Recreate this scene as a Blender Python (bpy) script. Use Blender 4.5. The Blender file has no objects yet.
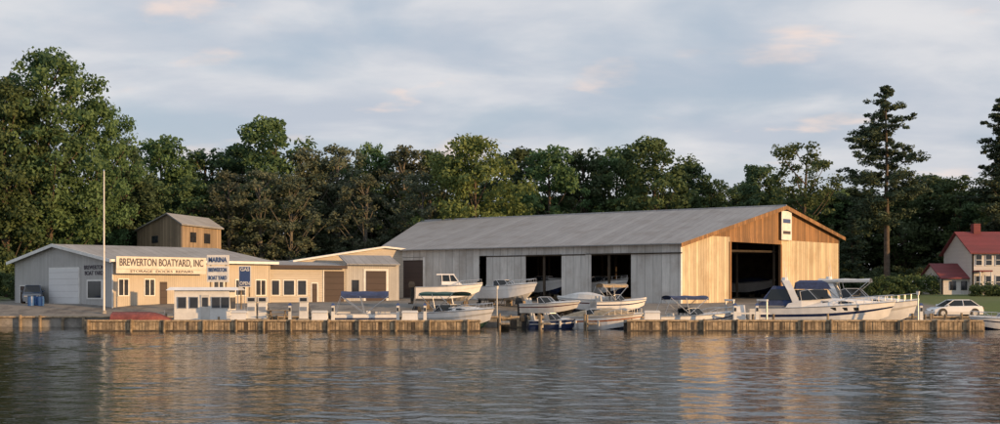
import bpy, math, random
import numpy as np
from mathutils import Vector, Matrix
random.seed(7)
SC=bpy.context.scene
COL=SC.collection
F=1072.0; H0=3.0; YH=291.0
def PX(px,D): return (px-500)/F*D
def PZ(py,D): return H0+(YH-py)/F*D
def sm(t):
    t=max(0,min(1,t)); return t*t*(3-2*t)
def gz(x,y):
    return 0.75+1.0*sm((y-97)/8)+0.5*sm((y-110)/18)+ (0.35*sm((x-44)/6)*sm((y-98)/6))
# ---------------------------------------------------------------- materials
def newmat(name):
    m=bpy.data.materials.new(name); m.use_nodes=True
    nt=m.node_tree; b=nt.nodes['Principled BSDF']
    return m,nt,b
def N(nt,t,**k):
    n=nt.nodes.new(t)
    for a,v in k.items(): setattr(n,a,v)
    return n
def mth(nt,op,a,b=None):
    n=nt.nodes.new('ShaderNodeMath'); n.operation=op
    for i,s in enumerate((a,b)):
        if s is None: continue
        if isinstance(s,(int,float)): n.inputs[i].default_value=s
        else: nt.links.new(s,n.inputs[i])
    return n.outputs[0]
def mixc(nt,fac,a,b,bt='MIX'):
    n=nt.nodes.new('ShaderNodeMix'); n.data_type='RGBA'; n.blend_type=bt
    for s,i in ((fac,0),(a,6),(b,7)):
        if isinstance(s,(int,float)): n.inputs[i].default_value=s
        elif isinstance(s,tuple): n.inputs[i].default_value=(s[0],s[1],s[2],1)
        else: nt.links.new(s,n.inputs[i])
    return n.outputs[2]
def noise(nt,vec,scale,detail=4,rough=.55,dist=0):
    n=N(nt,'ShaderNodeTexNoise'); n.inputs['Scale'].default_value=scale
    n.inputs['Detail'].default_value=detail; n.inputs['Roughness'].default_value=rough
    n.inputs['Distortion'].default_value=dist
    nt.links.new(vec,n.inputs['Vector']); return n.outputs['Fac']
def ramp(nt,fac,a,b):
    n=N(nt,'ShaderNodeMapRange'); n.interpolation_type='SMOOTHSTEP'
    nt.links.new(fac,n.inputs[0]); n.inputs[1].default_value=a; n.inputs[2].default_value=b
    return n.outputs[0]
def mapping(nt,vec,sc):
    n=N(nt,'ShaderNodeMapping'); n.inputs['Scale'].default_value=sc
    nt.links.new(vec,n.inputs['Vector']); return n.outputs[0]
def dark(c,f): return tuple(x*f for x in c)
def plain(name,c,rough=.6,var=.25,scale=3,metal=0,bump=0,coat=0):
    m,nt,b=newmat(name)
    tc=N(nt,'ShaderNodeTexCoord')
    f=noise(nt,tc.outputs['Object'],scale,5,.65)
    f=ramp(nt,f,.3,.7)
    col=mixc(nt,f,dark(c,1-var),dark(c,1+var*.5))
    nt.links.new(col,b.inputs['Base Color'])
    b.inputs['Roughness'].default_value=rough; b.inputs['Metallic'].default_value=metal
    b.inputs['Coat Weight'].default_value=coat
    if bump:
        bp=N(nt,'ShaderNodeBump'); bp.inputs['Strength'].default_value=bump; bp.inputs['Distance'].default_value=.02
        nt.links.new(f,bp.inputs['Height']); nt.links.new(bp.outputs[0],b.inputs['Normal'])
    return m
def siding(name,c,freq=3.0,groove=.12,gdark=.55,pvar=.3,streak=.35,stain=(.12,.09,.06),stainamt=.3,axis=0,rough=.7,metal=0):
    """boards / ribbed sheet: axis 0 => vertical boards (repeat along u), 1 => horizontal laps"""
    m,nt,b=newmat(name)
    uv=N(nt,'ShaderNodeUVMap'); s=N(nt,'ShaderNodeSeparateXYZ'); nt.links.new(uv.outputs[0],s.inputs[0])
    u=s.outputs[axis]; 
    uf=mth(nt,'MULTIPLY',u,freq); fr=mth(nt,'FRACT',uf); fl=mth(nt,'FLOOR',uf)
    wn=N(nt,'ShaderNodeTexWhiteNoise'); wn.noise_dimensions='1D'; nt.links.new(fl,wn.inputs['W'])
    if axis==0: mp=mapping(nt,uv.outputs[0],(2.2,.25,1))
    else: mp=mapping(nt,uv.outputs[0],(.35,2.0,1))
    n1=ramp(nt,noise(nt,mp,1.6,6,.7),.35,.7)
    n2=ramp(nt,noise(nt,uv.outputs[0],.35,5,.6),.45,.7)
    col=mixc(nt,wn.outputs[0],dark(c,1-pvar),dark(c,1+pvar*.4))
    col=mixc(nt,mth(nt,'MULTIPLY',n1,streak),col,dark(c,.45))
    col=mixc(nt,mth(nt,'MULTIPLY',n2,stainamt),col,stain)
    g=mth(nt,'LESS_THAN',fr,groove)
    col=mixc(nt,mth(nt,'MULTIPLY',g,1-gdark),col,(0.01,.01,.01))
    nt.links.new(col,b.inputs['Base Color'])
    b.inputs['Roughness'].default_value=rough; b.inputs['Metallic'].default_value=metal
    bp=N(nt,'ShaderNodeBump'); bp.inputs['Strength'].default_value=.6; bp.inputs['Distance'].default_value=.03; bp.invert=True
    nt.links.new(g,bp.inputs['Height']); nt.links.new(bp.outputs[0],b.inputs['Normal'])
    return m
M={}
M['shed_side']=siding('weathered_sheet_siding',(.68,.67,.64),1.1,.06,.6,.18,.4,(.26,.20,.15),.4)
M['shed_gable_sunlit']=siding('weathered_board_siding_sunlit',(.68,.57,.40),2.2,.1,.55,.3,.5,(.26,.17,.08),.35)  # weathered siding; the low sun's gold on the gable is put into the colour
M['gable_wood']=siding('brown_gable_boards',(.34,.18,.075),2.6,.14,.45,.45,.5,(.08,.05,.03),.4)
M['roofmetal']=siding('roof_sheet_metal',(.34,.345,.35),1.1,.07,.75,.12,.3,(.19,.17,.15),.4,rough=.8)
M['office']=siding('office_siding_sunlit',(.54,.48,.39),5,.1,.75,.05,.12,(.2,.18,.14),.15)  # sun's warmth on the right-facing office walls is put into the colour
M['grey_shaded']=siding('grey_and_shaded_siding',(.48,.48,.47),4,.1,.7,.08,.2,(.2,.18,.14),.2)  # grey siding; on the office, shade of its left-facing walls as colour
M['cream']=siding('cream_siding',(.58,.53,.45),4,.08,.8,.06,.15,(.2,.16,.1),.2,axis=1)
M['tower']=siding('rough_timber_siding',(.38,.29,.20),2.4,.12,.5,.35,.45,(.1,.07,.05),.3)
M['white']=plain('white_paint',(.76,.76,.74),.5,.12,2)
M['signcream']=plain('cream_sign_board',(.66,.62,.55),.6,.15,1.2)
M['whitedoor']=siding('white_panel_door',(.74,.75,.76),1.6,.04,.6,.03,.08,(.3,.3,.3),.1,axis=1)
M['gel']=plain('white_gelcoat',(.8,.8,.79),.25,.1,1.3,coat=.4)
M['gel2']=plain('offwhite_gelcoat',(.62,.61,.58),.35,.15,1.3,coat=.3)
M['navy']=plain('navy_gelcoat',(.02,.035,.10),.25,.2,2,coat=.4)
M['bluecanvas']=plain('blue_canvas',(.035,.06,.15),.85,.3,4)
M['tancanvas']=plain('tan_canvas',(.42,.33,.22),.85,.25,4)
M['greencanvas']=plain('green_canvas',(.05,.12,.10),.85,.3,4)
M['redtarp']=plain('red_tarp',(.22,.06,.05),.6,.35,3)
M['redhull']=plain('maroon_gelcoat',(.12,.02,.02),.3,.2,3,coat=.4)
M['black']=plain('black_rubber',(.02,.02,.02),.6,.3,5)
M['glass']=plain('tinted_glass',(.015,.02,.025),.08,.1,1)
M['window']=plain('window_glass',(.03,.035,.045),.1,.3,1)
M['chrome']=plain('stainless_tube',(.6,.6,.6),.3,.1,4,metal=.9)
M['darkdoor']=siding('dark_brown_door',(.07,.05,.045),1.5,.05,.6,.1,.2,(.05,.04,.03),.2,axis=1)
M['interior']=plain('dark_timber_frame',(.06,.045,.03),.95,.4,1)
M['redroof']=siding('red_roof_shingle',(.23,.05,.055),4,.12,.6,.2,.25,(.1,.04,.04),.3,axis=1)
M['housewhite']=siding('white_clapboard',(.72,.70,.68),6,.1,.8,.04,.1,(.4,.36,.3),.15,axis=1)
M['concrete']=plain('concrete_quay',(.30,.28,.25),.9,.4,1.2,bump=.3)
M['dock']=siding('dock_deck_planks',(.34,.29,.22),5,.1,.5,.25,.3,(.12,.1,.08),.3)
M['dockface']=plain('dock_piling_timber',(.44,.34,.22),.85,.5,2.5,bump=.3)
M['dockface2']=plain('dock_plank_grey',(.28,.22,.15),.9,.5,2.5,bump=.3)
M['dockdark']=plain('wet_timber',(.09,.07,.05),.6,.4,3)
M['bark']=plain('tree_bark',(.11,.085,.065),.95,.4,2.5,bump=.3)
M['palebark']=plain('pale_bark',(.17,.155,.13),.95,.4,2.5,bump=.3)
M['carwhite']=plain('car_paint_white',(.78,.79,.8),.25,.04,1,coat=.8)
M['carblue']=plain('car_paint_blue',(.05,.08,.14),.3,.1,1,coat=.6)
M['lampred']=plain('tail_lamp',(.35,.02,.02),.3,.1,5)
M['stand']=plain('stand_steel',(.10,.09,.08),.6,.3,5)
M['signblue']=plain('blue_sign_paint',(.04,.08,.22),.5,.1,3)
M['signtext']=plain('black_lettering',(.05,.04,.06),.6,.1,3)
M['orange']=plain('orange_canvas',(.5,.16,.04),.7,.3,4)
M['alum']=plain('aluminium',(.45,.46,.47),.4,.15,3,metal=.7)
M['drum']=plain('blue_plastic_drum',(.04,.12,.32),.4,.15,3)
def leafmat(name,a,b_,transl=.25):
    m,nt,b=newmat(name)
    at=N(nt,'ShaderNodeAttribute'); at.attribute_name='tint'
    oi=N(nt,'ShaderNodeObjectInfo')
    col=mixc(nt,at.outputs['Fac'],a,b_)
    hs=N(nt,'ShaderNodeHueSaturation'); nt.links.new(col,hs.inputs['Color'])
    nt.links.new(mth(nt,'ADD',mth(nt,'MULTIPLY',oi.outputs['Random'],.5),.78),hs.inputs['Value'])
    nt.links.new(mth(nt,'ADD',mth(nt,'MULTIPLY',oi.outputs['Random'],.045),.485),hs.inputs['Hue'])
    hs.inputs['Saturation'].default_value=.9
    nt.links.new(hs.outputs[0],b.inputs['Base Color']); b.inputs['Roughness'].default_value=.75
    b.inputs['Specular IOR Level'].default_value=.2
    tr=N(nt,'ShaderNodeBsdfTranslucent'); nt.links.new(hs.outputs[0],tr.inputs[0])
    mx=N(nt,'ShaderNodeMixShader'); mx.inputs[0].default_value=transl
    nt.links.new(b.outputs[0],mx.inputs[1]); nt.links.new(tr.outputs[0],mx.inputs[2])
    nt.links.new(mx.outputs[0],nt.nodes['Material Output'].inputs[0])
    return m
M['leaf']=leafmat('leaves_green',(.068,.115,.045),(.135,.20,.070),.35)
M['leafbright']=leafmat('leaves_bright',(.115,.17,.045),(.20,.26,.07),.35)
M['leafgrey']=leafmat('leaves_grey_green',(.095,.125,.075),(.17,.19,.12),.35)
M['leafdark']=leafmat('leaves_dark',(.052,.090,.042),(.105,.150,.066),.35)
M['needle']=leafmat('pine_needles',(.042,.062,.034),(.085,.11,.06),.15)
# ---------------------------------------------------------------- mesh builder
class MB:
    def __init__(s): s.v=[];s.f=[];s.m=[];s.mats=[]
    def mi(s,mat):
        mat=M[mat] if isinstance(mat,str) else mat
        if mat not in s.mats: s.mats.append(mat)
        return s.mats.index(mat)
    def poly(s,pts,mat):
        b=len(s.v); s.v+= [tuple(p) for p in pts]; s.f.append(tuple(range(b,b+len(pts)))); s.m.append(s.mi(mat))
    def loft(s,loops,mat,caps=True,closed=True):
        b=len(s.v); n=len(loops[0]); k=s.mi(mat)
        for l in loops: s.v+=[tuple(p) for p in l]
        for j in range(len(loops)-1):
            for i in range(n if closed else n-1):
                a=b+j*n+i; c=b+j*n+(i+1)%n
                s.f.append((a,c,c+n,a+n)); s.m.append(k)
        if caps:
            s.f.append(tuple(range(b,b+n))[::-1]); s.m.append(k)
            o=b+(len(loops)-1)*n
            s.f.append(tuple(range(o,o+n))); s.m.append(k)
    def box(s,x0,x1,y0,y1,z0,z1,mat):
        s.loft([[(x0,y0,z0),(x1,y0,z0),(x1,y1,z0),(x0,y1,z0)],[(x0,y0,z1),(x1,y0,z1),(x1,y1,z1),(x0,y1,z1)]],mat)
    def frus(s,b,t,z0,z1,mat):
        s.loft([[(b[0],b[2],z0),(b[1],b[2],z0),(b[1],b[3],z0),(b[0],b[3],z0)],[(t[0],t[2],z1),(t[1],t[2],z1),(t[1],t[3],z1),(t[0],t[3],z1)]],mat)
    def cyl(s,p0,p1,r0,r1,mat,n=8,caps=True):
        p0=Vector(p0);p1=Vector(p1); d=(p1-p0)
        if d.length<1e-6: return
        d.normalize()
        a=d.cross(Vector((0,0,1)) if abs(d.z)<.9 else Vector((1,0,0))).normalized(); c=d.cross(a)
        L=[[tuple(p+ (a*math.cos(t)+c*math.sin(t))*r) for t in [2*math.pi*i/n for i in range(n)]] for p,r in ((p0,r0),(p1,r1))]
        s.loft(L,mat,caps)
    def tube(s,pts,r,mat,n=5):
        for a,b in zip(pts[:-1],pts[1:]): s.cyl(a,b,r,r,mat,n)
    def wallp(s,A,B,prof,th,mat,off=0):
        A=Vector(A);B=Vector(B); d=(B-A).normalized(); nrm=Vector((d.y,-d.x))
        def P(t,z,o): q=A+d*t+nrm*o; return (q.x,q.y,z)
        s.loft([[P(t,z,off) for t,z in prof],[P(t,z,off-th) for t,z in prof]],mat)
    def wrect(s,A,B,t0,t1,z0,z1,th,mat,off=0): s.wallp(A,B,[(t0,z0),(t1,z0),(t1,z1),(t0,z1)],th,mat,off)
    def build(s,name,parent=None,world=False,smooth=False):
        me=bpy.data.meshes.new(name)
        o=parent.location if (parent and world) else Vector((0,0,0))
        me.from_pydata([(a-o.x,b-o.y,c-o.z) for a,b,c in s.v],[],s.f)
        for m in s.mats: me.materials.append(m)
        me.polygons.foreach_set('material_index',s.m)
        uv=me.uv_layers.new(name='UVMap'); me.update()
        for p in me.polygons:
            n=p.normal
            if abs(n.z)>.995: t=Vector((1,0,0)); b=Vector((0,1,0))
            else:
                t=Vector((0,0,1)).cross(n).normalized(); b=n.cross(t)
            for li in p.loop_indices:
                co=me.vertices[me.loops[li].vertex_index].co
                uv.data[li].uv=(co.dot(t)+50,co.dot(b)+50)
        if smooth: me.polygons.foreach_set('use_smooth',[True]*len(me.polygons))
        ob=bpy.data.objects.new(name,me); COL.objects.link(ob)
        if parent: ob.parent=parent
        return ob
def empty(name,loc=(0,0,0),rz=0):
    e=bpy.data.objects.new(name,None); e.location=loc; e.rotation_euler=(0,0,rz); e.empty_display_size=.5; COL.objects.link(e); return e
def text(name,parent,body,size,loc,rz,mat,world=True,fat=.02):
    c=bpy.data.curves.new(name,'FONT'); c.body=body; c.size=size; c.extrude=.01; c.align_x='CENTER'; c.align_y='CENTER'; c.offset=fat*size
    c.materials.append(M[mat]); o=bpy.data.objects.new(name,c); COL.objects.link(o); o.parent=parent
    l=Vector(loc)-(parent.location if world else Vector((0,0,0)))
    o.location=l; o.rotation_euler=(math.pi/2,0,rz); return o
def tpx(px,A,B):
    """distance along A->B at which the line is seen at reference column px"""
    A=Vector(A);B=Vector(B); d=(B-A).normalized(); k=(px-500)/F
    return (k*A.y-A.x)/(d.x-k*d.y)
# ---------------------------------------------------------------- ground & water
def grid(name,xs,ys,zf,mat):
    v=[(x,y,zf(x,y)) for y in ys for x in xs]; n=len(xs)
    f=[(j*n+i,j*n+i+1,(j+1)*n+i+1,(j+1)*n+i) for j in range(len(ys)-1) for i in range(n-1)]
    me=bpy.data.meshes.new(name); me.from_pydata(v,[],f); me.materials.append(mat)
    me.polygons.foreach_set('use_smooth',[True]*len(me.polygons))
    o=bpy.data.objects.new(name,me); COL.objects.link(o); return o
m,nt,b=newmat('ground_gravel_asphalt_grass')
geo=N(nt,'ShaderNodeNewGeometry'); sp=N(nt,'ShaderNodeSeparateXYZ'); nt.links.new(geo.outputs[0],sp.inputs[0])
n1=noise(nt,geo.outputs[0],.6,6,.7); n2=noise(nt,geo.outputs[0],6,4,.7); n3=noise(nt,geo.outputs[0],.12,4,.6)
gravel=mixc(nt,n2,(.14,.135,.125),(.28,.26,.23)); gravel=mixc(nt,ramp(nt,n1,.45,.65),gravel,(.11,.105,.10))
grass=mixc(nt,n2,(.05,.085,.02),(.12,.17,.045)); grass=mixc(nt,ramp(nt,n1,.5,.7),grass,(.13,.14,.05))
nx=mth(nt,'ADD',sp.outputs[0],mth(nt,'MULTIPLY',n3,8))
gr=mth(nt,'MAXIMUM',ramp(nt,nx,45,48),ramp(nt,mth(nt,'ADD',sp.outputs[1],mth(nt,'MULTIPLY',n3,14)),142,150))
gr=mth(nt,'MAXIMUM',gr,ramp(nt,nx,-47,-52))
gr=mth(nt,'MULTIPLY',gr,ramp(nt,sp.outputs[1],96,99))
nt.links.new(mixc(nt,gr,gravel,grass),b.inputs['Base Color']); b.inputs['Roughness'].default_value=.95
xs=[-1500,-600,-300,-200]+list(range(-140,141,4))+[200,300,600,1500]
ys=[90,91,93,95,97,99,101,103,105,107,110,114,118,122,126,130,140,150,170,200,260,400,800,2000]
grid('ground',xs,ys,gz,m)
# water : real wave geometry near the shore, flat sheet beyond
m,nt,b=newmat('river_water')
b.inputs['Base Color'].default_value=(.014,.018,.017,1); b.inputs['Roughness'].default_value=.03; b.inputs['IOR'].default_value=1.36
geo=N(nt,'ShaderNodeNewGeometry')
v2=mapping(nt,geo.outputs[0],(.8,1.4,1))
c=noise(nt,v2,3.6,3,.55,.3)
bp=N(nt,'ShaderNodeBump'); bp.inputs['Strength'].default_value=1; bp.inputs['Distance'].default_value=.016
nt.links.new(c,bp.inputs['Height']); nt.links.new(bp.outputs[0],b.inputs['Normal'])
grid('river_water',[-1500,-300,0,300,1500],[-800,-100,0,50,90.2],lambda x,y:-.14,m)
rw=np.random.default_rng(11)
gx_=np.arange(-62,62.01,.16); gy_=np.arange(5,90.1,.11); XX,YY=np.meshgrid(gx_,gy_); ZZ=np.zeros_like(XX); nw=60
mod=1+.45*np.sin(XX*.11+YY*.17+1.0)*np.sin(YY*.23-XX*.05)+.25*np.sin(XX*.31-YY*.41)
for i in range(nw):
    lam=.42*(3.4/.42)**(rw.uniform()**1.4); k=2*math.pi/lam; th=math.radians(rw.normal(84,26)); sl=.050/math.sqrt(nw)*(1.15 if lam<1.3 else .8)
    ZZ+=sl*math.sqrt(2)/k*np.sin(k*(XX*math.cos(th)+YY*math.sin(th))+rw.uniform(0,6.28))
ZZ*=mod
ny_,nx_=XX.shape; me=bpy.data.meshes.new('river_waves'); me.vertices.add(nx_*ny_); me.vertices.foreach_set('co',np.stack([XX,YY,ZZ],-1).astype(np.float32).ravel())
ii=(np.arange(ny_-1)[:,None]*nx_+np.arange(nx_-1)[None,:]).ravel(); Fq=np.stack([ii,ii+1,ii+nx_+1,ii+nx_],1).astype(np.int32)
me.loops.add(Fq.size); me.loops.foreach_set('vertex_index',Fq.ravel()); me.polygons.add(len(Fq)); me.polygons.foreach_set('loop_start',np.arange(0,Fq.size,4,dtype=np.int32)); me.polygons.foreach_set('use_smooth',np.ones(len(Fq),dtype=bool))
me.materials.append(m); me.update(calc_edges=True); o=bpy.data.objects.new('river_water_waves',me); COL.objects.link(o)
# quay wall
e=empty('quay_wall',(0,90,0)); q=MB()
q.box(-1500,1500,89.6,90.1,-1,.78,'concrete')
q.box(-1500,1500,89.45,90.15,.784,.9,'dockface')
x=-60
while x<60:
    q.cyl((x,89.35,-1),(x,89.35,.85+random.random()*.15),.13,.12,'dockface2',7); x+=random.uniform(1.6,2.6)
q.build('quay_parts',e,True)
# ---------------------------------------------------------------- docks
def dock(X0,X1,Y0,Y1,seed):
    R=random.Random(seed)
    e=empty('timber_dock',((X0+X1)/2,(Y0+Y1)/2,0))
    d=MB(); d.box(X0,X1,Y0+.1,Y1,.66,.8,'dock')
    x=X0
    while x<X1:
        l=min(R.uniform(3.2,4.6),X1-x); zz=R.uniform(-.015,.015)
        d.box(x,x+l-.02,Y0-.13,Y0+.09,.72+zz,.85+zz,'dockface'); x+=l
    d.build('deck',e,True)
    f=MB(); x=X0
    while x<X1:
        w=R.uniform(.16,.3); hh=R.uniform(.66,.71); rr=R.random()
        f.box(x,x+w-R.uniform(.015,.05),Y0-.08+R.uniform(-.03,.02),Y0+.01,-.5,hh,'dockface' if rr<.6 else ('dockface2' if rr<.92 else 'dockdark'))
        x+=w
    f.box(X0,X1,Y0+.02,Y0+.08,-.6,.6,'dockdark'); f.box(X0,X1,Y1-.1,Y1-.02,-.6,.6,'dockdark')
    f.box(X0,X1,Y0-.125,Y0-.085,-.5,.10,'dockdark')
    f.build('face_planks',e,True)
    p=MB(); x=X0+.3
    while x<X1:
        if R.random()<.8: p.cyl((x,Y0-.22,-1),(x+R.uniform(-.04,.04),Y0-.22,R.uniform(.80,.92)),.10,.095,'dockface2',7)
        if R.random()<.3: p.cyl((x+.5,Y1+.1,-1),(x+.5+R.uniform(-.05,.05),Y1+.1,R.uniform(1.0,1.5)),.1,.09,'dockface2',7)
        x+=R.uniform(2.0,3.2)
    p.build('piles',e,True)
dock(PX(85,80),PX(480,80),80,82.2,1)
dock(PX(627,80),PX(983,80),80,82.2,2)
dock(PX(497,86),PX(640,86),87.3,88.6,3)
for px in (150,330,640,760,930):
    X=PX(px,85); e=empty('gangway',(X,86,0)); d=MB()
    d.box(X-.7,X+.7,82.25,89.4,.6,.74,'dock')
    for yy in (84,86.5): 
        d.cyl((X-.8,yy,-1),(X-.8,yy,1.2),.1,.1,'dockface2'); d.cyl((X+.8,yy,-1),(X+.8,yy,1.2),.1,.1,'dockface2')
    d.build('gangway_deck',e,True)
for px in (505,545,590):
    X=PX(px,84); e=empty('finger_pier',(X,85,0)); d=MB(); d.box(X-.35,X+.35,81.5,87.2,.45,.58,'dock')
    for yy in (81.7,84,86.5): d.cyl((X-.42,yy,-1),(X-.42,yy,1.2),.09,.09,'dockface2')
    d.build('pier_deck',e,True)
# ---------------------------------------------------------------- shed
A=(18.2,108.0); ud=Vector((-.857,.514)).normalized()
def along(P,t): return (P[0]+ud.x*t,P[1]+ud.y*t)
Lw=38; EL=along(A,Lw)
G=(41.1,130.0); RG=(18.2+22.9*.602,108+22*.602); Rl=along(RG,50); Gl=along(G,50)
ZE=7.84; ZR=12.5; ZG=9.55
e=empty('boat_storage_shed',(8,125,1.8))
w=MB(); Af,Bf=EL,A   # left -> right
T=lambda px: tpx(px,Af,Bf)
segs=[(424,479,'shed_side',0),(487,526,'shed_side',.12),(562,586,'shed_side',.1),(631,682,'shed_side',0)]
for a,b2,mt,off in segs:
    t0,t1=T(a),min(T(b2),Lw)
    w.wrect(Af,Bf,t0,t1,1.3,ZE-.9,.12,mt,off)
w.wrect(Af,Bf,0,Lw,ZE-.9,ZE-.03,.14,'shed_side',.003)
w.build('long_wall_panels',e,True)
w=MB(); w.wrect(Af,Bf,T(400),T(424)-.05,1.3,ZE-1.2,.1,'darkdoor',-.1)
w.wrect(Af,Bf,0,T(400),1.3,ZE-.92,.12,'shed_side',0)
for px in (400,424): w.wrect(Af,Bf,T(px)-.12,T(px)+.12,1.3,ZE-.91,.2,'white',.05)
w.wrect(Af,Bf,T(400),T(424),ZE-1.25,ZE-.95,.2,'shed_side',.01)
w.wrect(Af,Bf,T(586),T(592),1.6,ZE-1.0,.06,'shed_side',.22)
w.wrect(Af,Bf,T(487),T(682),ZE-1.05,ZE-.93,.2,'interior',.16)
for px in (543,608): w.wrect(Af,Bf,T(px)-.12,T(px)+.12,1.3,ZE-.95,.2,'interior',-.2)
for px in (450,): w.wrect(Af,Bf,T(px)-.5,T(px)+.5,1.3,3.9,.05,'whitedoor',.03)
w.build('doors_and_frames',e,True)
# gable
g=MB(); d2=(Vector(G)-Vector(A)); LG=d2.length; tR=.602*LG
Tg=lambda px: tpx(px,A,G)
Zb=8.75; tb=(Zb-ZE)/(ZR-ZE)*tR; o0,o1=Tg(730),Tg(781)
g.wallp(A,G,[(0,1.2),(o0,1.2),(o0,Zb),(tb,Zb),(0,ZE)],.15,'shed_gable_sunlit')
g.wallp(A,G,[(o1,1.2),(LG,1.2),(LG,Zb),(o1,Zb)],.15,'shed_gable_sunlit')
g.wallp(A,G,[(tb,Zb+.003),(LG,Zb+.003),(LG,ZG),(tR,ZR)],.15,'gable_wood')
g.wrect(A,G,o0,o1,Zb-.5,Zb-.003,.12,'gable_wood',.05)
for t in (o0,o1): g.wrect(A,G,t-.15,t+.15,1.2,Zb-.51,.3,'gable_wood',.08)
g.wrect(A,G,0,.25,1.2,ZE-.1,.3,'white',.03)
g.build('gable_wall',e,True)
s=MB(); ts=Tg(779); te=Tg(789); s.wrect(A,G,ts,te,PZ(240,121),PZ(211,121),.08,'white',.35)
s.wrect(A,G,ts+.3,te-.3,PZ(223,121),PZ(219,121),.03,'signblue',.385); s.wrect(A,G,ts+.3,te-.3,PZ(234,121),PZ(231,121),.03,'signtext',.385)
s.build('apex_sign_board',e,True)
# roof
r=MB(); nG=Vector((d2.y,-d2.x)).normalized()*.5
def off(P,v,s=1): return (P[0]+v[0]*s,P[1]+v[1]*s)
def slab(mb,q,th,mat):
    mb.loft([[(p[0],p[1],p[2]) for p in q],[(p[0],p[1],p[2]-th) for p in q]],mat)
dn=(Vector(A)-Vector(RG)).normalized()*.6; sl=(ZR-ZE)/tR
a0=off(off(A,dn),nG); a1=off(EL,dn); r0=off(RG,nG)
slab(r,[(a0[0],a0[1],ZE-.6*sl+.12),(a1[0],a1[1],ZE-.6*sl+.12),(Rl[0],Rl[1],ZR+.12),(r0[0],r0[1],ZR+.12)],.1,'roofmetal')
g0=off(off(G,dn,-1),nG); sr=(ZR-ZG)/(LG-tR)
slab(r,[(r0[0],r0[1],ZR+.119),(Rl[0],Rl[1],ZR+.119),(Gl[0],Gl[1],ZG+.12),(g0[0],g0[1],ZG-.6*sr+.12)],.1,'roofmetal')
r.build('roof',e,True)
r=MB()
r.cyl((r0[0],r0[1],ZR+.1),(Rl[0],Rl[1],ZR+.1),.16,.16,'roofmetal',6)
r.loft([[(a0[0],a0[1],ZE-.6*sl-.3),(a0[0]+nG.x*.1,a0[1]+nG.y*.1,ZE-.6*sl-.3),(a0[0]+nG.x*.1,a0[1]+nG.y*.1,ZE-.6*sl+.1),(a0[0],a0[1],ZE-.6*sl+.1)],
        [(r0[0],r0[1],ZR-.3),(r0[0]+nG.x*.1,r0[1]+nG.y*.1,ZR-.3),(r0[0]+nG.x*.1,r0[1]+nG.y*.1,ZR+.14),(r0[0],r0[1],ZR+.14)]],'gable_wood')
r.loft([[(r0[0],r0[1],ZR-.3),(r0[0]+nG.x*.1,r0[1]+nG.y*.1,ZR-.3),(r0[0]+nG.x*.1,r0[1]+nG.y*.1,ZR+.14),(r0[0],r0[1],ZR+.14)],
        [(g0[0],g0[1],ZG-.6*sr-.3),(g0[0]+nG.x*.1,g0[1]+nG.y*.1,ZG-.6*sr-.3),(g0[0]+nG.x*.1,g0[1]+nG.y*.1,ZG-.6*sr+.1),(g0[0],g0[1],ZG-.6*sr+.1)]],'gable_wood')
r.build('rake_and_ridge_trim',e,True)
r=MB()
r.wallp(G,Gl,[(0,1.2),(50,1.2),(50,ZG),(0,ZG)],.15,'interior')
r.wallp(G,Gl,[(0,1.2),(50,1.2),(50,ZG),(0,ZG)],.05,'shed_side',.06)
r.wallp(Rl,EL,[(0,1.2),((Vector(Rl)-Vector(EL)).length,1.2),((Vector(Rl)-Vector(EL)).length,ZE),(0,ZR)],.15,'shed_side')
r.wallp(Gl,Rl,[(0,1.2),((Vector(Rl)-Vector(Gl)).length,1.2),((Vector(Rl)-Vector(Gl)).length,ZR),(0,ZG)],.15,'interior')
for k in range(0,9):
    t=k*4.3+1
    for f_ in (.3,.6):
        P=(A[0]+22.9*f_+ud.x*t,A[1]+22*f_+ud.y*t)
        r.box(P[0]-.12,P[0]+.12,P[1]-.12,P[1]+.12,1.3,ZE+(ZR-ZE)*f_/.602-.1,'interior')
    if t<Lw:
        P=along(A,t); Q=(P[0]+22.9*.9,P[1]+22*.9); 
        r.cyl((P[0]+.3,P[1]+.3,7.2),(Q[0],Q[1],7.6),.12,.12,'interior',5)
for t in (5,14,23):
    P=along((A[0]+6,A[1]+5.8),t); Q=along((A[0]+6,A[1]+5.8),t+6)
    for z_ in (4.6,):
        for f_ in (0,1):
            a_=(P[0]+5*f_*.72,P[1]+5*f_*.69); b_=(Q[0]+5*f_*.72,Q[1]+5*f_*.69); r.cyl((a_[0],a_[1],z_),(b_[0],b_[1],z_),.12,.12,'interior',5)
            for c_ in (a_,b_): r.cyl((c_[0],c_[1],1.3),(c_[0],c_[1],7.4),.1,.1,'interior',5)
r.build('rear_walls_and_frame',e,True)
# ---------------------------------------------------------------- office (left)
A1=(-36.9,102.0); B1=(-24.0,112.0); C1=(-50.7,112.0); D1=(-37.8,122.0)
e=empty('boatyard_office',(-38,112,1.7)); o=MB(); z0=1.3; ze=6.0; za=7.5
Lg=(Vector(C1)-Vector(A1)).length; Ll=(Vector(B1)-Vector(A1)).length; tp=.46*Lg
o.wallp(C1,A1,[(0,z0),(Lg,z0),(Lg,ze),(tp,za),(0,ze)],.15,'grey_shaded')
o.wallp(A1,B1,[(0,z0),(Ll,z0),(Ll,ze),(0,ze)],.15,'office',.002)
o.wallp(B1,D1,[(0,z0),(Lg,z0),(Lg,ze),(Lg*.54,za),(0,ze)],.15,'office')
o.wallp(D1,C1,[(0,z0),(Ll,z0),(Ll,ze),(0,ze)],.15,'grey_shaded')
o.build('walls',e,True)
r=MB(); R0=Vector(A1)*.46+Vector(C1)*.54; v=(Vector(B1)-Vector(A1)); vn=v.normalized()*.5; gn=(Vector(C1)-Vector(A1)).normalized()*.6
def P3(p,z): return (p[0],p[1],z)
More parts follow.
